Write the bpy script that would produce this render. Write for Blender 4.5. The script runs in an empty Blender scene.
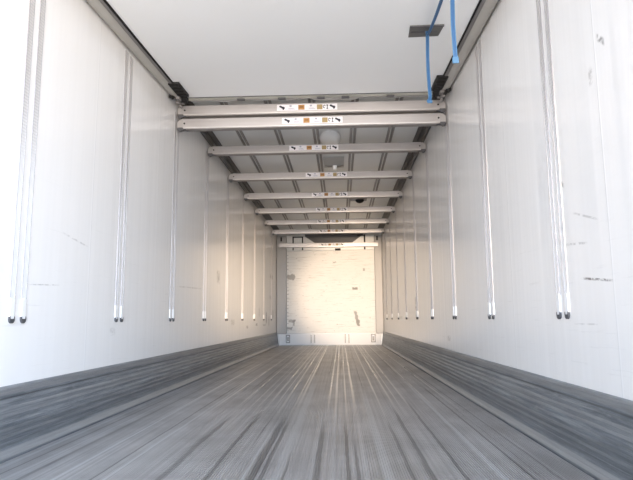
import bpy, bmesh, math, random
from mathutils import Vector, Matrix

scene = bpy.context.scene
C = scene.collection

# ------------------------------------------------------------------ camera
F_PX, YAW, PITCH, ROLL = 559.5, 0.0418, 0.1416, -0.0079
cs, sn = math.cos(YAW), math.sin(YAW)
r_ = Vector((cs, sn, 0))
f_ = Vector((-sn * math.cos(PITCH), cs * math.cos(PITCH), math.sin(PITCH)))
u_ = r_.cross(f_)
R_ = r_ * math.cos(ROLL) + u_ * math.sin(ROLL)
U_ = -r_ * math.sin(ROLL) + u_ * math.cos(ROLL)
cam_d = bpy.data.cameras.new('camera')
cam = bpy.data.objects.new('camera', cam_d)
C.objects.link(cam)
m = Matrix((R_, U_, -f_)).transposed().to_4x4()
m.translation = Vector((0.2508, 0.0, 0.5756))
cam.matrix_world = m
cam_d.sensor_width = 36
cam_d.lens = F_PX / 633 * 36
cam_d.clip_start = 0.02
scene.camera = cam

# ------------------------------------------------------------------ world (overcast sky above, pale yard below)
w = bpy.data.worlds.new('world')
scene.world = w
w.use_nodes = True
nt = w.node_tree
bg = nt.nodes['Background']
tc = nt.nodes.new('ShaderNodeTexCoord')
sx = nt.nodes.new('ShaderNodeSeparateXYZ')
rp = nt.nodes.new('ShaderNodeValToRGB')
mp = nt.nodes.new('ShaderNodeMapRange')
mp.inputs[1].default_value = -1
mp.inputs[2].default_value = 1
nt.links.new(tc.outputs['Generated'], sx.inputs[0])
nt.links.new(sx.outputs['Z'], mp.inputs[0])
nt.links.new(mp.outputs[0], rp.inputs[0])
e = rp.color_ramp.elements
e[0].position = 0.0
e[0].color = (0.95, 0.83, 0.73, 1)
e[1].position = 1.0
e[1].color = (0.60, 0.86, 1.30, 1)
x = e.new(0.49); x.color = (0.95, 0.85, 0.76, 1)
x = e.new(0.515); x.color = (0.78, 0.95, 1.18, 1)
# brighter towards the open yard straight behind the trailer, dimmer to the sides
my = nt.nodes.new('ShaderNodeMapRange')
my.inputs[1].default_value = -0.55; my.inputs[2].default_value = -1.0
my.inputs[3].default_value = 0.05; my.inputs[4].default_value = 1.0
dt = nt.nodes.new('ShaderNodeVectorMath'); dt.operation = 'DOT_PRODUCT'
dt.inputs[1].default_value = Vector((-0.20, 0.98, 0.0)).normalized()
nt.links.new(tc.outputs['Generated'], dt.inputs[0])
nt.links.new(dt.outputs['Value'], my.inputs[0])
pw = nt.nodes.new('ShaderNodeMath'); pw.operation = 'POWER'; pw.inputs[1].default_value = 1.6
nt.links.new(my.outputs[0], pw.inputs[0])
ml = nt.nodes.new('ShaderNodeVectorMath'); ml.operation = 'SCALE'
nt.links.new(rp.outputs[0], ml.inputs[0]); nt.links.new(pw.outputs[0], ml.inputs['Scale'])
nt.links.new(ml.outputs[0], bg.inputs[0])
bg.inputs[1].default_value = 21

# the rear doorway lets the sky in
pl = bpy.data.lights.new('doorway_portal', 'AREA')
pl.shape = 'RECTANGLE'; pl.size = 2.46; pl.size_y = 2.6
pl.cycles.is_portal = True
po = bpy.data.objects.new('doorway_portal', pl)
po.location = (0, -0.66, 1.3); po.rotation_euler = (math.pi / 2, 0, 0)
C.objects.link(po)

# added warm spots outside, aimed through the doorway to brighten the front end
def warm_spot(loc, aim, energy, deg, blend):
    sp = bpy.data.lights.new('added_warm_spot', 'SPOT')
    sp.energy = energy; sp.color = (1.0, 0.76, 0.53)
    sp.spot_size = math.radians(deg); sp.spot_blend = blend; sp.shadow_soft_size = 0.25
    so = bpy.data.objects.new('added_warm_spot', sp)
    so.location = loc
    so.rotation_euler = (Vector(aim) - Vector(loc)).to_track_quat('-Z', 'Y').to_euler()
    C.objects.link(so)
warm_spot((1.0, -7.0, 1.2), (0.50, 13.0, 1.18), 11000, 9.0, 0.6)
warm_spot((2.5, -7.0, 1.0), (-1.23, 10.0, 1.15), 19000, 9.0, 0.95)

vs = scene.view_settings
vs.view_transform = 'Standard'
vs.look = 'None'
vs.gamma = 1
vs.use_curve_mapping = False
vs.exposure = 0.0
scene.cycles.max_bounces = 16
scene.cycles.diffuse_bounces = 12
scene.cycles.glossy_bounces = 6
scene.cycles.sample_clamp_indirect = 6

HW, H, D, Y0 = 1.23, 2.60, 13.0, -0.65        # half width, height, front wall, rear sill

# ------------------------------------------------------------------ materials
def new_mat(name, col, rough=0.5, metal=0.0, spec=0.5):
    m = bpy.data.materials.new(name)
    m.use_nodes = True
    b = m.node_tree.nodes['Principled BSDF']
    b.inputs['Base Color'].default_value = (*col, 1)
    b.inputs['Roughness'].default_value = rough
    b.inputs['Metallic'].default_value = metal
    b.inputs['Specular IOR Level'].default_value = spec
    return m

class NB:
    """small node-building helper"""
    def __init__(s, m):
        s.t = m.node_tree; s.b = s.t.nodes['Principled BSDF']
        s.tc = s.t.nodes.new('ShaderNodeTexCoord')
        s.sep = s.t.nodes.new('ShaderNodeSeparateXYZ')
        s.t.links.new(s.tc.outputs['Object'], s.sep.inputs[0])
        s.X, s.Y, s.Z = s.sep.outputs
    def put(s, sock, v):
        if hasattr(v, 'links') or isinstance(v, bpy.types.NodeSocket):
            s.t.links.new(v, sock)
        else:
            sock.default_value = v
    def math(s, op, a, b=0.0, clamp=False):
        n = s.t.nodes.new('ShaderNodeMath'); n.operation = op; n.use_clamp = clamp
        s.put(n.inputs[0], a); s.put(n.inputs[1], b)
        return n.outputs[0]
    def smooth(s, v, a, b):
        n = s.t.nodes.new('ShaderNodeMapRange'); n.interpolation_type = 'SMOOTHSTEP'
        s.put(n.inputs[0], v); n.inputs[1].default_value = a; n.inputs[2].default_value = b
        return n.outputs[0]
    def noise(s, scale, size=1.0, detail=4.0, rough=0.6, off=(0, 0, 0)):
        mpn = s.t.nodes.new('ShaderNodeMapping')
        s.t.links.new(s.tc.outputs['Object'], mpn.inputs[0])
        mpn.inputs['Scale'].default_value = scale
        mpn.inputs['Location'].default_value = off
        n = s.t.nodes.new('ShaderNodeTexNoise')
        s.t.links.new(mpn.outputs[0], n.inputs['Vector'])
        n.inputs['Scale'].default_value = size
        n.inputs['Detail'].default_value = detail
        n.inputs['Roughness'].default_value = rough
        return n.outputs[0]
    def mix(s, fac, a, b):
        n = s.t.nodes.new('ShaderNodeMix'); n.data_type = 'RGBA'
        s.put(n.inputs[0], fac)
        for k, v in ((6, a), (7, b)):
            if isinstance(v, tuple): n.inputs[k].default_value = (*v, 1)
            else: s.t.links.new(v, n.inputs[k])
        return n.outputs[2]
    def bump(s, h, strength, dist=0.01):
        n = s.t.nodes.new('ShaderNodeBump')
        n.inputs['Strength'].default_value = strength; n.inputs['Distance'].default_value = dist
        s.t.links.new(h, n.inputs['Height'])
        s.t.links.new(n.outputs[0], s.b.inputs['Normal'])
    def box(s, c, v, hw, soft):
        """1 within hw of v on coordinate c"""
        d = s.math('ABSOLUTE', s.math('SUBTRACT', c, v))
        n = s.smooth(d, hw, hw + soft)
        return s.math('SUBTRACT', 1.0, n)
    def color(s, v): s.t.links.new(v, s.b.inputs['Base Color'])
    def rough(s, v): s.t.links.new(v, s.b.inputs['Roughness'])

# glossy white wall sheet, with shallow vertical ripples, joints and horizontal scuffs
def wall_material(name, scuffs):
    m = new_mat(name, (0.80, 0.79, 0.765), 0.28, 0, 0.5)
    n = NB(m)
    base = n.mix(n.noise((1, 0.8, 0.35), 2.0, 3), (0.875, 0.86, 0.84), (0.905, 0.893, 0.877))
    # rubbed horizontal streaks at cargo height
    st = n.smooth(n.noise((1, 1.2, 26), 2.2, 5, 0.65), 0.60, 0.78)
    low = n.math('SUBTRACT', 1.0, n.smooth(n.Z, 0.75, 1.5))
    base = n.mix(n.math('MULTIPLY', n.math('MULTIPLY', st, low), 0.2), base, (0.42, 0.41, 0.39))
    wear = n.smooth(n.noise((1, 3.0, 3.5), 2.6, 6, 0.7, (3, 1, 2)), 0.66, 0.74)
    base = n.mix(n.math('MULTIPLY', wear, 0.03), base, (0.6, 0.59, 0.57))
    for (y, z, hy, hz, slope, a) in scuffs:
        a = min(1.0, a * 1.1)
        zz = n.math('SUBTRACT', n.Z, n.math('MULTIPLY', n.math('SUBTRACT', n.Y, y), slope))
        k = n.math('MULTIPLY', n.box(n.Y, y, hy * 0.5, hy * 0.6), n.box(zz, z, hz * 0.4, hz * 0.7))
        br = n.smooth(n.noise((1, 30, 60), 1.0, 3, 0.6, (y, 0, z)), 0.35, 0.6)
        base = n.mix(n.math('MULTIPLY', n.math('MULTIPLY', k, br), a), base, (0.22, 0.21, 0.20))
    # vertical joints
    ph = n.math('ABSOLUTE', n.math('SUBTRACT', n.math('FRACT', n.math('MULTIPLY', n.math('SUBTRACT', n.Y, 2.05 - 0.592), 1 / 1.1834)), 0.5))
    joint = n.math('SUBTRACT', 1.0, n.smooth(ph, 0.003, 0.006))
    base = n.mix(n.math('MULTIPLY', joint, 0.35), base, (0.93, 0.93, 0.93))
    n.color(base)
    rip = n.noise((1, 9, 0.15), 1.0, 2, 0.5)
    fine = n.noise((1, 60, 60), 1.0, 2, 0.5)
    h = n.math('ADD', n.math('MULTIPLY', rip, 1.0), n.math('MULTIPLY', fine, 0.012))
    h = n.math('ADD', h, n.math('MULTIPLY', joint, 0.25))
    n.bump(h, 0.25, 0.01)
    n.b.inputs['Roughness'].default_value = 0.2
    return m

M_wall_l = wall_material('white_wall_sheet_left', [
    (6.75, 1.10, 0.10, 0.09, 0.0, 0.5), (11.9, 1.05, 0.25, 0.05, 0, 0.5), (12.0, 1.5, 0.3, 0.06, 0, 0.5), (11.2, .62, .12, .14, 0, .8), (8.9, .47, .10, .03, 0, .7), (9.9, .50, .14, .03, 0, .7), (10.9, .48, .25, .02, 0, .6), (11.6, .55, .06, .12, 0, .8), (10.2, .72, .05, .10, 0, .6),
    (12.3, 0.70, 0.12, 0.12, 0, 0.5), (3.62, 0.51, 0.05, 0.03, 0, 0.2), (7.7, 0.55, 0.15, 0.05, 0, 0.35),
    (3.05, 1.03, 0.16, 0.006, -0.12, 0.3), (2.75, 0.76, 0.15, 0.004, 0.05, 0.4), (5.5, .9, .5, .008, .03, .3)])
M_wall_r = wall_material('white_wall_sheet_right', [
    (2.18, 0.72, 0.14, 0.006, 0.10, 0.9), (2.0, 1.60, 0.03, 0.02, 0.8, 0.7), (2.1, 1.50, 0.02, 0.04, 0, 0.4), (2.30, 0.55, 0.12, 0.004, 0, 0.25),
    (7.4, 0.78, 0.05, 0.10, 0, 0.9), (2.45, 1.16, 0.03, 0.015, 0.5, 0.5), (2.25, 0.98, 0.12, 0.006, 0.3, 0.35), 
    (2.35, .88, .12, .006, .1, .4), (9.5, .6, .6, .03, 0, .35), (5.2, .4, .08, .03, 0, .4)])

M_ceil = new_mat('ceiling_sheet', (0.66, 0.67, 0.67), 0.35)
n = NB(M_ceil)
n.color(n.mix(n.noise((1.5, 0.6, 1), 2.0, 4), (0.52, 0.535, 0.535), (0.60, 0.605, 0.595)))

# floor: extruded aluminium planks with rubbed and dirty lengthwise bands
M_floor = new_mat('ribbed_floor_aluminium', (0.5, 0.5, 0.5), 0.4, 0.75)
n = NB(M_floor)
fn = n.noise((70, 0.5, 1), 1.0, 4, 0.6)
base = n.mix(n.smooth(fn, 0.25, 0.75), (0.50, 0.495, 0.495), (0.68, 0.675, 0.68))
base = n.mix(n.math('MULTIPLY', n.smooth(n.noise((3, 2.0, 1), 1.0, 5), 0.35, 0.7), 0.35), base, (0.26, 0.255, 0.25))
wob = n.math('MULTIPLY', n.math('SUBTRACT', n.noise((1, 2.5, 1), 1.0, 3), 0.5), 0.02)
XW = n.math('ADD', n.X, wob)
DARK = [(-0.677, 0.006, 1.5, 5.2, .75), (-0.427, 0.018, 0.5, 3.3, .6), (-0.258, 0.013, 1, 3.4, .7), (-0.169, 0.006, 2.9, 3.3, .8), (-0.090, 0.019, 0, 3.3, .75),
        (-0.055, 0.011, 1, 3.2, .7), (0.025, 0.006, 0, 2.35, .7), (0.150, 0.014, 0, 3.1, .75), (0.271, 0.010, 1, 3.1, .7), (0.309, 0.008, 0, 2.6, .6),
        (0.51, 0.009, 1, 3.2, .7), (0.584, 0.013, 1.3, 3.6, .75), (0.705, 0.008, 1.2, 4.0, .8), (0.945, 0.008, 1.5, 4.8, .8), (0.98, 0.004, 0, 6, .6),
        (1.04, 0.006, 0, 7, .6), (-0.95, 0.012, 0, 8, .5), (-1.06, 0.007, 0, 9, .5), (0.43, 0.004, 5, 11, .8), (0.12, 0.006, 6, 11, .7), (-0.02, .006, 6, 10, .6),
        (0.83, .008, 6, 11, .5), (-.5, .01, 5, 10, .45), (-.75, .012, 6, 12, .4)]
LIGHT = [(0.003, 0.020, 0.5, 5.0, .55), (0.421, 0.018, 0.5, 4.4, .5), (0.839, 0.010, 0.8, 5.5, .75), (-0.817, 0.007, 0.8, 6.5, .8), (-0.834, 0.004, 2.6, 6.0, .5),
         (-0.627, 0.006, 0.8, 6.2, .7), (-1.0, 0.005, 0, 6, .5), (-1.12, 0.008, 0, 9, .55), (0.212, 0.006, 2, 6, .4), (0.34, .008, 0, 3, .4), (-.12, .006, 0, 3, .5)]
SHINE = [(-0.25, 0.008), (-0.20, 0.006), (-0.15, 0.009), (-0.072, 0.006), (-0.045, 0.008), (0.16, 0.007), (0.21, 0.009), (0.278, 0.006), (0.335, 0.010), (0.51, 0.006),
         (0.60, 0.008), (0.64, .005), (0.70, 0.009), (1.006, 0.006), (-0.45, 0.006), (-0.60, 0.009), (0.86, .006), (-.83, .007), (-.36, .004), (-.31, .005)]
for (x0, hw, ya, yb, a) in DARK:
    k = n.math('MULTIPLY', n.box(XW, x0, hw * 0.5, hw * 0.6), n.box(n.Y, (ya + yb) / 2, (yb - ya) / 2 - 0.25, 0.6))
    base = n.mix(n.math('MULTIPLY', k, a * 0.68), base, (0.075, 0.072, 0.07))
for (x0, hw, ya, yb, a) in LIGHT:
    k = n.math('MULTIPLY', n.box(XW, x0, hw * 0.7, hw * 0.6), n.box(n.Y, (ya + yb) / 2, (yb - ya) / 2 - 0.3, 0.8))
    base = n.mix(n.math('MULTIPLY', k, a), base, (0.70, 0.71, 0.72))
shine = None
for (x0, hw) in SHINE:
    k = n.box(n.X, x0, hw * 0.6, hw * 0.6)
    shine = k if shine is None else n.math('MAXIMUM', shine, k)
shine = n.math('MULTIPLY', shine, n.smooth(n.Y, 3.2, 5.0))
base = n.mix(n.math('MULTIPLY', shine, 0.95), base, (0.80, 0.79, 0.77))  # polished strips; the front wall's reflection is also put into their pale colour
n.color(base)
rg = n.math('ADD', n.math('MULTIPLY', n.noise((40, 0.7, 1), 1.0, 4), 0.22), 0.30)
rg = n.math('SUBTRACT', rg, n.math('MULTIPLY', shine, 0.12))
n.rough(rg)
n.bump(n.noise((150, 3, 1), 1.0, 2), 0.12, 0.003)

# kick rail along the walls: dull extruded aluminium, scraped lengthwise
M_kick = new_mat('scraped_kick_plate', (0.2, 0.2, 0.21), 0.45, 0.55)
n = NB(M_kick)
a = n.noise((1, 2.2, 75), 1.0, 8, 0.8)
b = n.noise((1, 4, 20), 1.5, 5, 0.7, (4, 4, 4))
base = n.mix(n.smooth(a, 0.35, 0.7), (0.16, 0.18, 0.20), (0.38, 0.41, 0.44))
base = n.mix(n.math('MULTIPLY', n.smooth(b, 0.52, 0.68), 0.5), base, (0.33, 0.35, 0.37))
base = n.mix(n.math('MULTIPLY', n.box(n.Z, 0.278, 0.012, 0.01), 0.55), base, (0.36, 0.36, 0.36))
base = n.mix(n.math('MULTIPLY', n.box(n.Z, 0.248, 0.002, 0.003), 0.5), base, (0.04, 0.04, 0.042))
base = n.mix(n.math('MULTIPLY', n.box(n.Z, 0.19, 0.012, 0.02), 0.35), base, (0.34, 0.35, 0.36))
base = n.mix(n.math('MULTIPLY', n.box(n.Z, 0.085, 0.03, 0.02), 0.4), base, (0.14, 0.15, 0.16))
base = n.mix(n.math('MULTIPLY', n.box(n.Z, 0.018, 0.014, 0.01), 0.65), base, (0.42, 0.43, 0.44))
n.color(base)
n.bump(a, 0.3, 0.004)

# front wall board: scratched white
M_board = new_mat('scratched_white_board', (0.80, 0.78, 0.74), 0.4)
n = NB(M_board)
base = n.mix(n.noise((1, 1, 1), 2.0, 4), (0.76, 0.74, 0.70), (0.86, 0.85, 0.82))
st = n.smooth(n.noise((2.2, 1, 34), 1.3, 6, 0.7), 0.53, 0.70)
base = n.mix(n.math('MULTIPLY', st, 0.5), base, (0.30, 0.25, 0.20))
st = n.smooth(n.noise((9, 1, 22), 1.3, 6, 0.75, (5, 5, 5)), 0.60, 0.72)
base = n.mix(n.math('MULTIPLY', st, 0.85), base, (0.22, 0.19, 0.16))
st = n.smooth(n.noise((16, 1, 9), 1.0, 6, 0.75, (9, 1, 5)), 0.62, 0.74)
base = n.mix(n.math('MULTIPLY', st, 0.5), base, (0.25, 0.23, 0.2))
def blotch(x0, z0, hx, hz, a, slope=0.0, br=None):
    global base
    xx = n.math('SUBTRACT', n.X, n.math('MULTIPLY', n.math('SUBTRACT', n.Z, z0), slope))
    jag = n.math('MULTIPLY', n.math('SUBTRACT', n.noise((14, 14, 14), 1.0, 4, 0.6, (x0, 0, z0)), 0.5), 0.09)
    k = n.math('MULTIPLY', n.box(n.math('ADD', xx, jag), x0, hx, 0.02), n.box(n.math('ADD', n.Z, jag), z0, hz, 0.02))
    base = n.mix(n.math('MULTIPLY', k, min(1, a * 1.15)), base, (0.16, 0.14, 0.12))
blotch(0.585, 1.285, 0.06, 0.022, 0.9)
blotch(0.62, 0.60, 0.022, 0.16, 0.75, -0.25)
blotch(0.64, 0.50, 0.03, 0.06, 0.7)
blotch(-0.90, 1.56, 0.085, 0.05, 0.6)
blotch(-0.88, 0.55, 0.07, 0.015, 0.5, 0.6)
blotch(-0.93, 0.38, 0.05, 0.02, 0.6)
blotch(-0.83, 0.50, 0.015, 0.05, 0.5)
blotch(0.80, 1.72, 0.015, 0.02, 0.6)
blotch(0.12, 1.9, 0.03, 0.01, 0.5)
n.color(base)

M_frontmetal = new_mat('pale_front_panel', (0.60, 0.60, 0.59), 0.4, 0.2)
M_pil = new_mat('grey_pilaster_metal', (0.36, 0.35, 0.34), 0.45, 0.2)
M_white = new_mat('white_laminate', (0.73, 0.74, 0.74), 0.4)
n = NB(M_white)
n.color(n.mix(n.noise((1, 1, 1), 1.4, 4), (0.85, 0.855, 0.845), (0.88, 0.88, 0.87)))
M_alu = new_mat('brushed_aluminium', (0.72, 0.70, 0.69), 0.38, 0.6)
n = NB(M_alu)
n.color(n.mix(n.noise((1.2, 40, 40), 1.0, 5), (0.42, 0.40, 0.395), (0.57, 0.545, 0.535)))
M_alu_dark = new_mat('oxidised_aluminium', (0.22, 0.21, 0.20), 0.45, 0.6)
M_rib = new_mat('ceiling_rail_metal', (0.20, 0.19, 0.185), 0.45, 0.3)
M_edge = new_mat('dark_edge_profile_metal', (0.032, 0.031, 0.03), 0.45, 0.2)
M_lip = new_mat('rail_lip_metal', (0.30, 0.285, 0.29), 0.4, 0.25)
M_track = new_mat('rail_core_metal', (0.86, 0.86, 0.87), 0.28, 0.08)
n = NB(M_track)
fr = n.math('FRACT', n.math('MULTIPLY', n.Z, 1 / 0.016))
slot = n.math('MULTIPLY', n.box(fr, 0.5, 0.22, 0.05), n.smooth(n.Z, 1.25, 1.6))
n.color(n.mix(n.math('MULTIPLY', slot, 0.35), n.mix(n.smooth(n.Z, 1.1, 1.9), (0.90, 0.90, 0.91), (0.62, 0.60, 0.585)), (0.38, 0.37, 0.38)))  # pale lower part: reflected daylight put into the colour, greyer upwards
M_cap = new_mat('white_plastic_end_piece', (0.88, 0.88, 0.88), 0.4)
M_plug = new_mat('dark_rubber_plug', (0.075, 0.075, 0.08), 0.6)
M_black = new_mat('black_plastic', (0.010, 0.010, 0.010), 0.6, 0, 0.25)
M_darkslot = new_mat('dark_slot', (0.03, 0.03, 0.03), 0.7)
M_seal = new_mat('grey_beige_gasket', (0.36, 0.335, 0.29), 0.55)
n = NB(M_seal)
n.color(n.mix(n.noise((1, 6, 1), 1.0, 4), (0.38, 0.365, 0.33), (0.48, 0.46, 0.42)))
M_sealtop = new_mat('grey_gasket_strip', (0.20, 0.20, 0.20), 0.5, 0.3)
M_endprof = new_mat('olive_grey_end_profile', (0.44, 0.43, 0.37), 0.45, 0.1)
M_blue = new_mat('blue_webbing', (0.07, 0.22, 0.50), 0.6)
n = NB(M_blue)
n.color(n.mix(n.math('MULTIPLY', n.noise((200, 200, 400), 1.0, 2), 0.8), (0.02, 0.075, 0.18), (0.03, 0.12, 0.28)))
n.b.inputs['Transmission Weight'].default_value = 0.0
M_blueedge = new_mat('pale_blue_webbing_edge', (0.06, 0.16, 0.29), 0.6)  # paler blue: light passing through the webbing, put into the colour
M_plate = new_mat('grey_hook_recess', (0.13, 0.125, 0.12), 0.5, 0.3)
M_sticker = new_mat('white_sticker', (0.84, 0.82, 0.84), 0.35)
M_ink = new_mat('black_ink', (0.02, 0.02, 0.035), 0.4)
M_inkgrey = new_mat('grey_ink', (0.42, 0.42, 0.50), 0.4)
M_amber = new_mat('amber_ink', (0.46, 0.24, 0.08), 0.4)
M_amber2 = new_mat('ochre_ink', (0.38, 0.28, 0.13), 0.4)
M_lamp = new_mat('opal_lamp_cover', (0.78, 0.79, 0.79), 0.3)

# ------------------------------------------------------------------ mesh helpers
def to_obj(name, bm, mats, parent=None, loc=None, smooth=False):
    me = bpy.data.meshes.new(name)
    bmesh.ops.recalc_face_normals(bm, faces=bm.faces[:])
    if smooth:
        for f in bm.faces: f.smooth = True
    bm.to_mesh(me); bm.free()
    for mm in (mats if isinstance(mats, (list, tuple)) else [mats]): me.materials.append(mm)
    o = bpy.data.objects.new(name, me)
    C.objects.link(o)
    if loc is not None: o.location = loc
    if parent is not None: o.parent = parent
    if smooth:
        try:
            me.set_sharp_from_angle(angle=math.radians(35))
        except Exception: pass
    return o

def box(bm, x0, x1, y0, y1, z0, z1, bev=0.0, mi=0):
    vs_ = [bm.verts.new((x, y, z)) for x in (x0, x1) for y in (y0, y1) for z in (z0, z1)]
    idx = [(0, 1, 3, 2), (4, 6, 7, 5), (0, 4, 5, 1), (2, 3, 7, 6), (0, 2, 6, 4), (1, 5, 7, 3)]
    fs = [bm.faces.new([vs_[i] for i in q]) for q in idx]
    for f in fs: f.material_index = mi
    if bev > 0:
        es = list({e for f in fs for e in f.edges})
        r = bmesh.ops.bevel(bm, geom=es, offset=bev, segments=2, affect='EDGES', profile=0.6)
        for f in r['faces']: f.material_index = mi

def prism(bm, pts, axis, a0, a1, mi=0):
    """closed outline extruded along an axis; pts are the two other coordinates in order"""
    def P(p, a):
        if axis == 'x': return (a, p[0], p[1])
        if axis == 'y': return (p[0], a, p[1])
        return (p[0], p[1], a)
    A = [bm.verts.new(P(p, a0)) for p in pts]
    B = [bm.verts.new(P(p, a1)) for p in pts]
    k = len(pts)
    fs = [bm.faces.new((A[i], A[(i + 1) % k], B[(i + 1) % k], B[i])) for i in range(k)]
    fs.append(bm.faces.new(A)); fs.append(bm.faces.new(B[::-1]))
    for f in fs: f.material_index = mi

def cyl(bm, c, axis, r, h, seg=20, mi=0, r2=None):
    q = {'x': Matrix.Rotation(math.pi / 2, 4, 'Y'), 'y': Matrix.Rotation(-math.pi / 2, 4, 'X'), 'z': Matrix.Identity(4)}[axis]
    r0 = bmesh.ops.create_cone(bm, cap_ends=True, segments=seg, radius1=r, radius2=r if r2 is None else r2, depth=h,
                               matrix=Matrix.Translation(c) @ q)
    for f in {f for v in r0['verts'] for f in v.link_faces}: f.material_index = mi

def empty(name, loc):
    o = bpy.data.objects.new(name, None)
    o.empty_display_size = 0.1
    o.location = loc
    C.objects.link(o)
    return o

def tag(o, label, cat, group=None):
    o['label'] = label; o['category'] = cat
    if group: o['group'] = group
    return o

def struct(o):
    o['kind'] = 'structure'
    return o

# ------------------------------------------------------------------ shell
bm = bmesh.new(); box(bm, -HW - 0.07, -HW, Y0, D + 0.1, -0.12, H + 0.08)
wl = struct(to_obj('wall_left', bm, M_wall_l))
bm = bmesh.new(); box(bm, HW, HW + 0.07, Y0, D + 0.1, -0.12, H + 0.08)
wr = struct(to_obj('wall_right', bm, M_wall_r))
bm = bmesh.new(); box(bm, -HW, HW, Y0, D + 0.1, H, H + 0.08)
ceil = struct(to_obj('ceiling', bm, M_ceil))
bm = bmesh.new(); box(bm, -HW, HW, D, D + 0.1, -0.12, H)
wf = struct(to_obj('wall_front', bm, M_frontmetal))

# floor: real ribs running the length
bm = bmesh.new()
pitch = 0.0098
half = 1.157
pts = []
nr = int(2 * half / pitch)
for i in range(nr):
    x0 = -half + i * pitch
    if i % 22 == 0:
        pts += [(x0, -0.006), (x0 + 0.003, -0.006), (x0 + 0.0035, 0.0), (x0 + 0.0095, 0.0)]
    else:
        pts += [(x0, -0.0035), (x0 + 0.003, -0.0035), (x0 + 0.0042, 0.0), (x0 + 0.0092, 0.0)]
pts.append((half, -0.002))
pts += [(half, -0.12), (-half, -0.12)]
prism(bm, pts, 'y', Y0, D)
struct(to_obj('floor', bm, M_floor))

# kick rails (baseboards): ribbed profile leaning out to the floor
for side, s in (('left', -1), ('right', 1)):
    prof = [(1.229, -0.12), (1.168, -0.12), (1.168, 0.006), (1.171, 0.012), (1.176, 0.020), (1.182, 0.036), (1.186, 0.06)]
    z = 0.06
    while z < 0.235:
        xx = 1.186 + (z - 0.06) / 0.19 * 0.022
        prof += [(xx, z + 0.004), (xx + 0.0012, z + 0.007), (xx + 0.0012, z + 0.020), (xx + 0.001, z + 0.024)]
        z += 0.0285
    prof += [(1.208, 0.243), (1.214, 0.245), (1.214, 0.250), (1.208, 0.252), (1.209, 0.286), (1.216, 0.294), (1.229, 0.297)]
    bm = bmesh.new()
    prism(bm, [(s * a, b) for a, b in prof], 'y', Y0, D - 0.045)
    struct(to_obj('baseboard_' + side, bm, M_kick))

# ceiling rails let into the roof (parts of the ceiling)
for xr in (-0.82, -0.405, 0.008, 0.412, 0.822):
    bm = bmesh.new()
    prof = [(-0.035, 0.03), (-0.035, 0.006), (-0.027, 0.0), (-0.011, 0.0), (-0.007, 0.012), (-0.007, 0.02), (0.007, 0.02), (0.007, 0.012), (0.011, 0.0), (0.027, 0.0), (0.035, 0.006), (0.035, 0.03)]
    prism(bm, [(xr + a, H - 0.012 + b) for a, b in prof], 'y', Y0 + 0.05, D - 0.1)
    o = to_obj('ceiling_rail', bm, M_rib, ceil)
for s in (-1, 1):
    bm = bmesh.new()
    prof = [(1.229, 0.03), (1.229, -0.012), (1.205, -0.016), (1.19, -0.004), (1.18, -0.014), (1.158, -0.014), (1.152, -0.002), (1.14, -0.002), (1.134, -0.012), (1.112, -0.012), (1.105, 0.0), (1.105, 0.03)]
    prism(bm, [(s * a, H - 0.012 + b) for a, b in prof], 'y', Y0 + 0.05, D - 0.1)
    to_obj('edge_profile', bm, M_edge, ceil)

# ------------------------------------------------------------------ front wall fittings (parts of the wall)
F = D - 0.001
bm = bmesh.new(); box(bm, -0.99, 1.045, D - 0.03, F, 0.275, 2.16, 0.004)
# fine rivet row down the left edge
o = to_obj('scratched_board', bm, M_board, wf)
o['label'] = 'scratched white board with dark rub marks'
for x0, x1 in ((-1.226, -0.995), (1.05, 1.226)):
    bm = bmesh.new(); box(bm, x0, x1, D - 0.05, F, 0.255, 2.53, 0.012)
    to_obj('corner_pilaster', bm, M_pil, wf)
bm = bmesh.new()
for i in range(22):
    cyl(bm, (-0.965, D - 0.032, 0.33 + i * 0.083), 'y', 0.010, 0.008, 8)
to_obj('rivet_row', bm, M_alu_dark, wf)
bm = bmesh.new(); box(bm, -1.16, 1.16, D - 0.04, F, 0.012, 0.262, 0.004)
kp = to_obj('kick_panel', bm, M_cap, wf)
def slot_bracket(x0, x1, z0, z1, filled):
    bm = bmesh.new()
    t = 0.018
    box(bm, x0, x0 + t, D - 0.06, D - 0.038, z0, z1, 0.003)
    box(bm, x1 - t, x1, D - 0.06, D - 0.038, z0, z1, 0.003)
    if filled:
        box(bm, x0, x1, D - 0.06, D - 0.038, z0, z0 + t, 0.003)
        box(bm, x0, x1, D - 0.06, D - 0.038, z1 - t, z1, 0.003)
        box(bm, x0 + 0.03, x1 - 0.03, D - 0.052, D - 0.038, z0 + 0.04, z1 - 0.05, 0.003)
    o = to_obj('slot_bracket', bm, M_alu_dark, kp)
slot_bracket(-1.010, -0.915, 0.055, 0.238, True)
slot_bracket(-0.440, -0.340, 0.045, 0.240, False)
slot_bracket(0.340, 0.440, 0.045, 0.250, False)
slot_bracket(0.935, 1.035, 0.060, 0.248, True)
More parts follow.
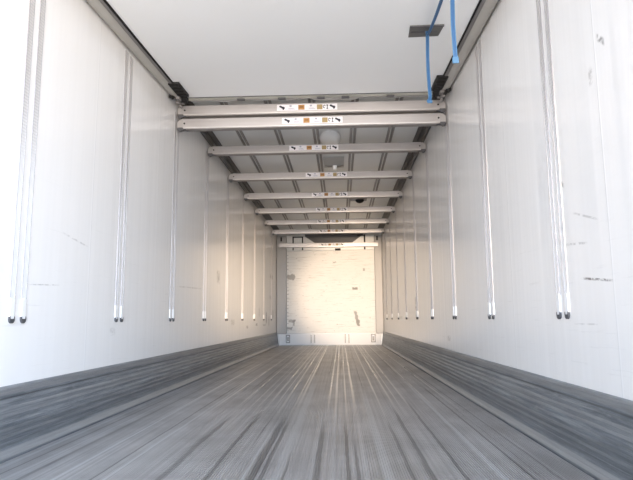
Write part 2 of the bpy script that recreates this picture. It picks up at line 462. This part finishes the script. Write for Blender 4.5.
# top zone: pale side covers, dark air outlet with slanting ends
bm = bmesh.new()
prism(bm, [(-0.98, 2.175), (-0.60, 2.175), (-0.24, 2.175), (-0.24, 2.285), (-0.50, 2.46), (-0.60, 2.53), (-0.98, 2.53)], 'y', D - 0.10, F)
oc = to_obj('air_duct_cover', bm, M_frontmetal, wf)
bm = bmesh.new()
for xa, xb, za, zb in ((-0.85, -0.82, 2.18, 2.50), (-0.63, -0.60, 2.18, 2.50), (-0.85, -0.60, 2.475, 2.50)):
    box(bm, xa, xb, D - 0.112, D - 0.098, za, zb)
to_obj('black_gasket', bm, M_black, oc)
bm = bmesh.new()
prism(bm, [(0.45, 2.175), (1.04, 2.175), (1.04, 2.53), (0.80, 2.53), (0.76, 2.51), (0.46, 2.285)], 'y', D - 0.10, F)
oc = to_obj('air_duct_cover', bm, M_frontmetal, wf)
bm = bmesh.new()
box(bm, 0.81, 0.845, D - 0.112, D - 0.098, 2.18, 2.53); box(bm, 0.66, 0.82, D - 0.108, D - 0.098, 2.50, 2.52)
to_obj('black_gasket', bm, M_black, oc)
M_outlet = new_mat('grey_outlet_mesh', (0.10, 0.10, 0.105), 0.5)
bm = bmesh.new(); box(bm, -0.56, 0.80, D - 0.05, F, 2.285, 2.56)
for i in range(9): box(bm, -0.56, 0.80, D - 0.062, D - 0.05, 2.30 + i * 0.028, 2.308 + i * 0.028)
to_obj('air_outlet', bm, M_outlet, wf)
bm = bmesh.new(); box(bm, -0.24, 0.45, D - 0.08, F, 2.175, 2.285, 0.005)
lp = to_obj('lower_lip', bm, M_frontmetal, wf)
bm = bmesh.new(); box(bm, 0.14, 0.27, D - 0.098, D - 0.078, 2.165, 2.215, 0.005)
to_obj('catch', bm, M_black, lp)
for x in (-1.12, 1.12):
    bm = bmesh.new(); box(bm, x - 0.018, x + 0.018, D - 0.065, D - 0.045, 2.40, 2.50, 0.004)
    to_obj('black_clip', bm, M_black, wf)

# ------------------------------------------------------------------ load rails on the walls
def make_rail():
    """upright load rail on the left wall (x = 0 is the wall face, +x into the room)"""
    root = empty('load_rail', (0, 0, 0))
    zb, zt = 0.570, 2.458
    bm = bmesh.new(); box(bm, 0, 0.0030, -0.0180, 0.0180, 0.66, zt)
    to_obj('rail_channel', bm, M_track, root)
    for s in (-1, 1):
        bm = bmesh.new()
        prism(bm, [(0, s * 0.0180), (0.0030, s * 0.0180), (0.0042, s * 0.0184), (0.0042, s * 0.0208), (0.002, s * 0.0215), (0, s * 0.0215)], 'z', 0.675, zt)
        to_obj('rail_lip', bm, M_lip, root)
    bm = bmesh.new(); box(bm, 0, 0.0075, -0.0175, 0.0175, 0.588, 0.682, 0.003)
    cap = to_obj('end_piece', bm, M_cap, root)
    bm = bmesh.new()
    pts_ = [(math.cos(t) * 0.019, zb + 0.019 + math.sin(t) * 0.019) for t in [math.pi + i * math.pi / 10 for i in range(11)]]
    pts_ += [(0.019, 0.598), (0.016, 0.602), (0.013, 0.590), (-0.013, 0.590), (-0.016, 0.602), (-0.019, 0.598)]
    prism(bm, pts_, 'x', 0, 0.010)
    to_obj('rubber_plug', bm, M_plug, cap)
    return root

def copy_tree(o, parent=None):
    c = o.copy(); C.objects.link(c); c.parent = parent
    for ch in list(o.children): copy_tree(ch, c)
    return c

PAIR0, STEP = 2.52, 1.1834
ORD = ['first', 'second', 'third', 'fourth', 'fifth', 'sixth', 'seventh', 'eighth', 'ninth']
proto = make_rail(); used = False
for side, s in (('left', -1), ('right', 1)):
    for k in range(9):
        for j, dy in enumerate((-0.046, 0.046)):
            o = copy_tree(proto) if used else proto
            used = True
            o.location = (s * (HW + 0.0005), PAIR0 + STEP * k + dy, 0)
            if s > 0: o.rotation_euler = (0, 0, math.pi)
            where = 'nearest the camera' if k == 0 else ('nearest the scratched front wall' if k == 8 else 'counted from the camera')
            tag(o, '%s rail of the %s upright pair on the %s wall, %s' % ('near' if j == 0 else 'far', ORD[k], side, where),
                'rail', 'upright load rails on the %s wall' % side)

# ------------------------------------------------------------------ load beams
def sticker_bm(parent, x0, zc, yf):
    """white instruction sticker on the beam face, 0.5 m long"""
    h = 0.029
    bm = bmesh.new(); box(bm, x0 - 0.02, x0 + 0.53, yf - 0.0012, yf, zc - h, zc + h)
    st = to_obj('sticker', bm, M_sticker, parent)
    y1, y2 = yf - 0.0024, yf - 0.0012
    def poly(name, pts, mat, dz=0):
        bm = bmesh.new(); prism(bm, [(x0 + a, zc + b) for a, b in pts], 'y', y1, y2)
        return to_obj(name, bm, mat, st)
    hand = [(0, 0.012), (0.006, 0.020), (0.020, 0.018), (0.030, 0.010), (0.050, 0.006), (0.052, -0.006), (0.046, -0.016), (0.042, -0.022), (0.034, -0.020), (0.030, -0.010), (0.014, 0.000), (0.004, 0.004)]
    poly('hand_symbol', hand, M_ink)
    poly('hand_symbol', [(0.46 + a, b) for a, b in hand], M_ink)
    for xa in (0.085, 0.27):
        bm = bmesh.new()
        for i in range(2):
            box(bm, x0 + xa, x0 + xa + (0.062, 0.05)[i], y1, y2, zc - 0.018 + 0.008 * i, zc - 0.0145 + 0.008 * i)
        pr = [(xa + 0.02 + 0.012 * math.cos(t), 0.014 + 0.009 * math.sin(t)) for t in [i * math.pi / 4 for i in range(8)]]
        prism(bm, [(x0 + a, zc + b) for a, b in pr], 'y', y1, y2)
        to_obj('small_print', bm, M_inkgrey, st)
    poly('amber_square', [(0.175, -0.023), (0.232, -0.023), (0.232, 0.023), (0.175, 0.023)], M_amber)
    poly('ochre_square', [(0.345, -0.023), (0.395, -0.023), (0.395, 0.023), (0.345, 0.023)], M_amber2)
    bm = bmesh.new()
    box(bm, x0 + 0.186, x0 + 0.222, yf - 0.0034, yf - 0.0024, zc - 0.004, zc + 0.010)
    to_obj('load_symbol', bm, M_inkbrown, st)
    # round arrow
    bm = bmesh.new()
    cx, r1, r2 = 0.412, 0.0075, 0.0125
    arc = [math.radians(20 + i * 30) for i in range(10)]
    prism(bm, [(x0 + cx + r2 * math.cos(t), zc + 0.002 + r2 * math.sin(t) * 1.3) for t in arc] + [(x0 + cx + r1 * math.cos(t), zc + 0.002 + r1 * math.sin(t) * 1.2) for t in arc[::-1]], 'y', y1, y2)
    to_obj('turn_symbol', bm, M_ink, st)
    bm = bmesh.new()
    box(bm, x0 + 0.432, x0 + 0.447, y1, y2, zc + 0.010, zc + 0.020)
    box(bm, x0 + 0.436, x0 + 0.442, y1, y2, zc - 0.012, zc + 0.010)
    box(bm, x0 + 0.432, x0 + 0.447, y1, y2, zc - 0.020, zc - 0.012)
    to_obj('height_symbol', bm, M_ink, st)
M_under = new_mat('shaded_underside_metal', (0.30, 0.28, 0.27), 0.5, 0.4)  # darker than the beam body: shade under the beam put into the colour
M_bracket = new_mat('cast_bracket_metal', (0.42, 0.40, 0.39), 0.45, 0.4)
M_inkbrown = new_mat('brown_ink', (0.28, 0.13, 0.04), 0.5)

def make_beam(loc, label, xl, hl=1.165, hr=1.165, h=0.104, brackets=True, slope_left=False):
    """aluminium load beam; loc = centre of its front face"""
    root = empty('load_beam', loc)
    hh = h / 2
    bm = bmesh.new()
    prof = [(0.001, -hh + 0.003), (0.004, -hh), (0.080, -hh), (0.084, -hh + 0.004), (0.084, hh - 0.004), (0.080, hh), (0.004, hh), (0, hh - 0.004),
            (0, hh - 0.010), (0.0015, hh - 0.012), (0.0015, -hh + 0.014), (0, -hh + 0.012)]
    prism(bm, prof, 'x', -hl, hr)
    to_obj('beam_body', bm, M_alu, root)
    bm = bmesh.new(); box(bm, -hl + 0.01, hr - 0.01, 0.006, 0.078, -hh - 0.006, -hh + 0.0005, 0.002)
    to_obj('underside_flange', bm, M_under, root)
    sticker_bm(root, xl, 0.004, 0.0015)
    if brackets:
        for s, L in ((-1, hl), (1, hr)):
            bm = bmesh.new()
            e0, e1 = L - 0.03, 1.221
            prism(bm, [(s * e0, -hh - 0.006), (s * (e1 - 0.012), -hh - 0.006), (s * e1, -hh + 0.012), (s * e1, hh - 0.03), (s * (e1 - 0.03), hh - 0.004), (s * e0, hh - 0.004)], 'y', 0.006, 0.078)
            br = to_obj('end_bracket', bm, M_bracket, root)
            bm = bmesh.new()
            cyl(bm, (s * (L - 0.012), -0.001, 0.0), 'y', 0.008, 0.006, 12)
            to_obj('bolt', bm, M_black, br)
            bm = bmesh.new()
            box(bm, min(s * (L + 0.0), s * (L + 0.050)), max(s * (L + 0.0), s * (L + 0.050)), -0.012, 0.03, -hh - 0.016, -hh + 0.006, 0.003)
            prism(bm, [(s * (L - 0.03), -hh - 0.012), (s * (L + 0.01), -hh - 0.022), (s * (L + 0.02), -hh - 0.034), (s * (L + 0.04), -hh - 0.030), (s * (L + 0.04), -hh - 0.01), (s * (L + 0.0), -hh - 0.004)], 'y', -0.010, 0.012)
            to_obj('spring_latch', bm, M_plug, br)
    return root

GB = 'load beams under the ceiling'
Yk = lambda k: 2.517 + STEP * k - 0.026
b = make_beam((0, Yk(2), 2.486), '', -0.284, h=0.092)
tag(b, 'upper beam of the close-set pair, directly under the edge of the raised partition', 'beam', GB)
b = make_beam((0, Yk(2), 2.361), '', -0.238, h=0.092)
tag(b, 'brightest and lowest beam of the close-set pair nearest the camera', 'beam', GB)
info = [(3, -0.279, 'first single aluminium beam behind the close-set pair, below the oval ceiling lamp'),
        (4, -0.170, 'second single aluminium beam behind the close-set pair, just behind the bracket fixture'),
        (5, -0.149, 'middle one of the single aluminium beams, third behind the close-set pair'),
        (6, -0.137, 'fourth single aluminium beam behind the close-set pair, behind the small ceiling dome'),
        (7, -0.167, 'fifth single aluminium beam behind the close-set pair'),
        (8, -0.182, 'sixth single aluminium beam, last one held in the wall rails, above the air outlet')]
for k, xl, lab in info:
    b = make_beam((0, Yk(k), 2.477), lab, xl, h=0.090)
    tag(b, lab, 'beam', GB)
b = make_beam((0, D - 0.185, 2.290), '', -0.184, 1.15, 1.13, 0.092, brackets=False)
tag(b, 'lowest far beam lying across the front wall just above the scratched board', 'beam', GB)
for s in (-1, 1):   # hangers that hold it to the front wall pilasters
    bm = bmesh.new(); box(bm, min(s * 1.09, s * 1.125), max(s * 1.09, s * 1.125), 0.082, 0.1355, -0.03, 0.03, 0.003)
    to_obj('wall_hook', bm, M_alu, b)

# ------------------------------------------------------------------ raised partition under the roof
part = empty('raised_partition', (0, 3.0, 2.447))
PY0, PY1 = -0.90, 1.75           # local y extent (hinged up flat under the roof)
bm = bmesh.new(); box(bm, -1.105, 1.105, PY0, PY1, 0.0, 0.045, 0.004)
to_obj('panel', bm, M_white, part)
# end profile with sagging lip
bm = bmesh.new()
prism(bm, [(PY1 - 0.03, -0.002), (PY1 + 0.042, -0.004), (PY1 + 0.046, 0.008), (PY1 + 0.046, 0.040), (PY1 - 0.03, 0.040)], 'x', -1.10, 1.10)
ep = to_obj('end_profile', bm, M_endprof, part)
bm = bmesh.new(); box(bm, -1.10, 1.10, PY1 - 0.038, PY1 - 0.028, -0.004, 0.02)
to_obj('dark_joint', bm, M_plug, ep)
bm = bmesh.new()
N = 60
tops, bots = [], []
for i in range(N + 1):
    x = -1.08 + 2.16 * i / N
    sag = 0.010 * math.sin(i * 0.21) ** 2 + 0.006 * math.sin(i * 0.77 + 1) + (0.014 if 30 < i < 42 else 0.0)
    tops.append((x, 0.0)); bots.append((x, -0.008 - sag * 0.8))
for yy in (PY1 + 0.002, PY1 + 0.012):
    pass
prism(bm, tops + bots[::-1], 'y', PY1 + 0.047, PY1 + 0.053)
to_obj('rubber_lip', bm, M_sealtop, ep)
bm = bmesh.new()
for xx in (-0.62, -0.25, 0.32, 0.72, 0.1):
    box(bm, xx - 0.035, xx + 0.035, PY1 + 0.015, PY1 + 0.045, -0.016, -0.003, 0.003)
to_obj('dark_pad', bm, M_plug, ep)
# side gaskets
for s in (-1, 1):
    bm = bmesh.new()
    prof = [(1.108, 0.012), (1.112, -0.004), (1.125, -0.010), (1.138, -0.006), (1.146, -0.012), (1.160, -0.020), (1.178, -0.023), (1.196, -0.020), (1.210, -0.012), (1.218, 0.002), (1.2215, 0.02), (1.215, 0.043), (1.108, 0.043)]
    prism(bm, [(s * a, b) for a, b in prof], 'y', PY0, PY1 - 0.12)
    g = to_obj('side_gasket', bm, M_seal, part, smooth=True)
    bm = bmesh.new()
    prism(bm, [(s * 1.1065, -0.0075), (s * 1.1135, -0.0095), (s * 1.1135, 0.02), (s * 1.1065, 0.02)], 'y', PY0, PY1 - 0.12)
    to_obj('black_edging', bm, M_black, g)
    bm = bmesh.new()
    prism(bm, [(s * 1.116, -0.0115), (s * 1.137, -0.0115), (s * 1.137, 0.0), (s * 1.116, 0.0)], 'y', PY0, PY1 - 0.13)
    to_obj('metal_edging', bm, M_rib, g)
    # black roller carriage at the end corner
    bm = bmesh.new()
    box(bm, min(s * 1.055, s * 1.15), max(s * 1.055, s * 1.15), PY1 - 0.42, PY1 - 0.10, -0.020, 0.044, 0.008)
    for i in range(4):
        box(bm, min(s * 1.063, s * 1.14), max(s * 1.063, s * 1.14), PY1 - 0.40 + i * 0.075, PY1 - 0.36 + i * 0.075, -0.026, -0.018, 0.003)
    cyl(bm, (s * 1.115, PY1 - 0.05, -0.010), 'x', 0.04, 0.06, 16)
    cr = to_obj('roller_carriage', bm, M_black, part)
    bm = bmesh.new()
    box(bm, min(s * 1.13, s * 1.165), max(s * 1.13, s * 1.165), PY1 - 0.14, PY1 + 0.03, -0.045, 0.03, 0.004)
    cyl(bm, (s * 1.165, PY1 - 0.02, -0.035), 'x', 0.017, 0.05, 12)
    cyl(bm, (s * 1.165, PY1 + 0.02, -0.06), 'y', 0.012, 0.05, 10)
    to_obj('hinge_fitting', bm, M_rib, cr)
    # black end knob of the gasket beside the wall
    bm = bmesh.new()
    cyl(bm, (s * 1.198, PY1 - 0.14, -0.030), 'y', 0.022, 0.045, 14, r2=0.014)
    box(bm, min(s * 1.175, s * 1.219), max(s * 1.175, s * 1.219), PY1 - 0.15, PY1 - 0.12, -0.03, 0.03, 0.003)
    to_obj('black_end_plug', bm, M_black, g)
# hook recess the strap runs through
bm = bmesh.new()
prism(bm, [(0.729, 0.445), (0.950, 0.438), (0.938, 0.60), (0.738, 0.608)], 'z', -0.006, 0.0)
rp_ = to_obj('strap_plate', bm, M_plate, part)
bm = bmesh.new()
box(bm, 0.729, 0.950, 0.438, 0.452, -0.012, -0.005, 0.002)
box(bm, 0.745, 0.92, 0.52, 0.535, -0.009, -0.005, 0.002)
to_obj('plate_rim', bm, M_plug, rp_)
part.rotation_euler = (math.atan(0.059), 0, 0)
tag(part, 'smooth white partition panel folded up flat under the roof, with beige side gaskets', 'partition')

# ------------------------------------------------------------------ blue pull straps
def ribbon(name, pts, width, normal_hint, parent=None):
    """webbing strip through points, with edges painted as if light shone through (material 1)"""
    P = [Vector(p) for p in pts]
    # smooth (Catmull-Rom)
    Q = []
    for i in range(len(P) - 1):
        p0, p1, p2, p3 = P[max(i - 1, 0)], P[i], P[i + 1], P[min(i + 2, len(P) - 1)]
        for j in range(6):
            t = j / 6
            Q.append(0.5 * ((2 * p1) + (p2 - p0) * t + (2 * p0 - 5 * p1 + 4 * p2 - p3) * t * t + (-p0 + 3 * p1 - 3 * p2 + p3) * t ** 3))
    Q.append(P[-1])
    bm = bmesh.new(); rows = []
    for i, q in enumerate(Q):
        tn = (Q[min(i + 1, len(Q) - 1)] - Q[max(i - 1, 0)]).normalized()
        wv = Vector(normal_hint); wv = (wv - tn * wv.dot(tn)).normalized()
        nv = tn.cross(wv)
        row = []
        for a in (-1, -0.62, 0.62, 1):
            for b_ in (-0.001, 0.001): row.append(bm.verts.new(q + wv * a * width / 2 + nv * b_))
        rows.append(row)
    for A, B in zip(rows, rows[1:]):
        for k in range(3):
            for off in (0, 1):
                f = bm.faces.new((A[2 * k + off], A[2 * k + 2 + off], B[2 * k + 2 + off], B[2 * k + off]))
                f.material_index = 1 if k != 1 else 0
        for a, b_ in ((0, 1), (6, 7)):
            f = bm.faces.new((A[a], A[b_], B[b_], B[a])); f.material_index = 1
    for rr in (rows[0], rows[-1]):
        bm.faces.new((rr[0], rr[2], rr[4], rr[6], rr[7], rr[5], rr[3], rr[1]))
    return to_obj(name, bm, [M_blue, M_blueedge], parent, smooth=True)

s1 = empty('pull_strap', (0.852, 3.52, 2.455))
ribbon('hanging_end', [(0.0, 0, 0.02), (0.0, 0.0, -0.03), (-0.004, 0.0, -0.20), (0.0, 0.004, -0.36), (0.002, 0.0, -0.44), (-0.006, -0.012, -0.470), (-0.016, -0.006, -0.48)], 0.023, (1, 0.15, 0), s1)
ribbon('upper_length', [(0.002, -0.004, -0.012), (0.004, -0.10, -0.026), (0.006, -0.30, -0.045), (0.0, -0.55, -0.075), (0.0, -0.80, -0.085), (0.0, -0.898, -0.062)], 0.026, (1, 0.25, 0.5), s1)
bm = bmesh.new(); cyl(bm, (0.0, 0, -0.475), 'x', 0.010, 0.030, 12); to_obj('stitched_tip', bm, M_blueedge, s1)
tag(s1, 'blue webbing strap threaded through the dark plate, with its end hanging beside the upper beam', 'strap')
s2 = empty('pull_strap', (0.868, 2.8, 2.44))
ribbon('webbing', [(0.0, 0, -0.004), (0.001, 0.0, -0.15), (-0.002, 0.0, -0.32), (0.002, 0.002, -0.46), (0.004, 0.0, -0.52)], 0.023, (1, -0.1, 0), s2)
bm = bmesh.new(); box(bm, -0.014, 0.020, -0.004, 0.004, -0.54, -0.505, 0.003); to_obj('stitched_tip', bm, M_blueedge, s2)
tag(s2, 'straight blue webbing strap hanging down nearest the right gasket', 'strap')

# ------------------------------------------------------------------ ceiling fittings
t = empty('ceiling_lamp', (0.16, 6.05, H))
bm = bmesh.new()
pts_ = [(0.115 * math.cos(a), 0.26 * math.sin(a)) for a in [i * 2 * math.pi / 40 for i in range(40)]]
prism(bm, [(a * 1.06, b * 1.04) for a, b in pts_], 'z', -0.010, 0.0)
to_obj('lamp_rim', bm, M_frontmetal, t)
bm = bmesh.new()
rings = []
for (k, zz) in ((1.0, -0.010), (0.97, -0.022), (0.85, -0.032), (0.6, -0.038), (0.3, -0.040)):
    rings.append([bm.verts.new((a * k, b * k, zz)) for a, b in pts_])
for A, B in zip(rings, rings[1:]):
    for i in range(40): bm.faces.new((A[i], A[(i + 1) % 40], B[(i + 1) % 40], B[i]))
bm.faces.new(rings[-1])
to_obj('lamp_cover', bm, M_lamp, t, smooth=True)
tag(t, 'unlit white oval ceiling lamp just behind the close-set pair of beams', 'lamp')

t = empty('ceiling_bracket', (0.19, 7.12, H))
bm = bmesh.new(); box(bm, -0.13, 0.13, -0.32, 0.16, -0.012, 0.0, 0.003)
to_obj('base_plate', bm, new_mat('grey_plate', (0.40, 0.40, 0.39), 0.5, 0.3), t)
bm = bmesh.new()
prism(bm, [(-0.12, -0.012), (-0.06, -0.030), (0.0, -0.020), (0.06, -0.034), (0.13, -0.012)], 'y', 0.03, 0.07)
to_obj('wire_guard', bm, M_alu_dark, t)
bm = bmesh.new(); cyl(bm, (0.01, 0.04, -0.045), 'z', 0.022, 0.05, 14, r2=0.03)
to_obj('bright_nozzle', bm, M_cap, t)
tag(t, 'grey ceiling plate with a small white nozzle in front of the second single beam', 'bracket')

t = empty('ceiling_dome', (0.60, 9.35, H))
bm = bmesh.new(); box(bm, -0.18, 0.12, -0.10, 0.10, -0.012, 0.0, 0.003); to_obj('mounting_plate', bm, M_rib, t)
bm = bmesh.new()
bmesh.ops.create_uvsphere(bm, u_segments=20, v_segments=10, radius=0.075, matrix=Matrix.Translation((0, 0, -0.012)) @ Matrix.Diagonal((1, 1, 0.75, 1)))
to_obj('dome', bm, M_black, t, smooth=True)
tag(t, 'small dark dome fixed to the ceiling between the middle beams, right of centre', 'sensor')
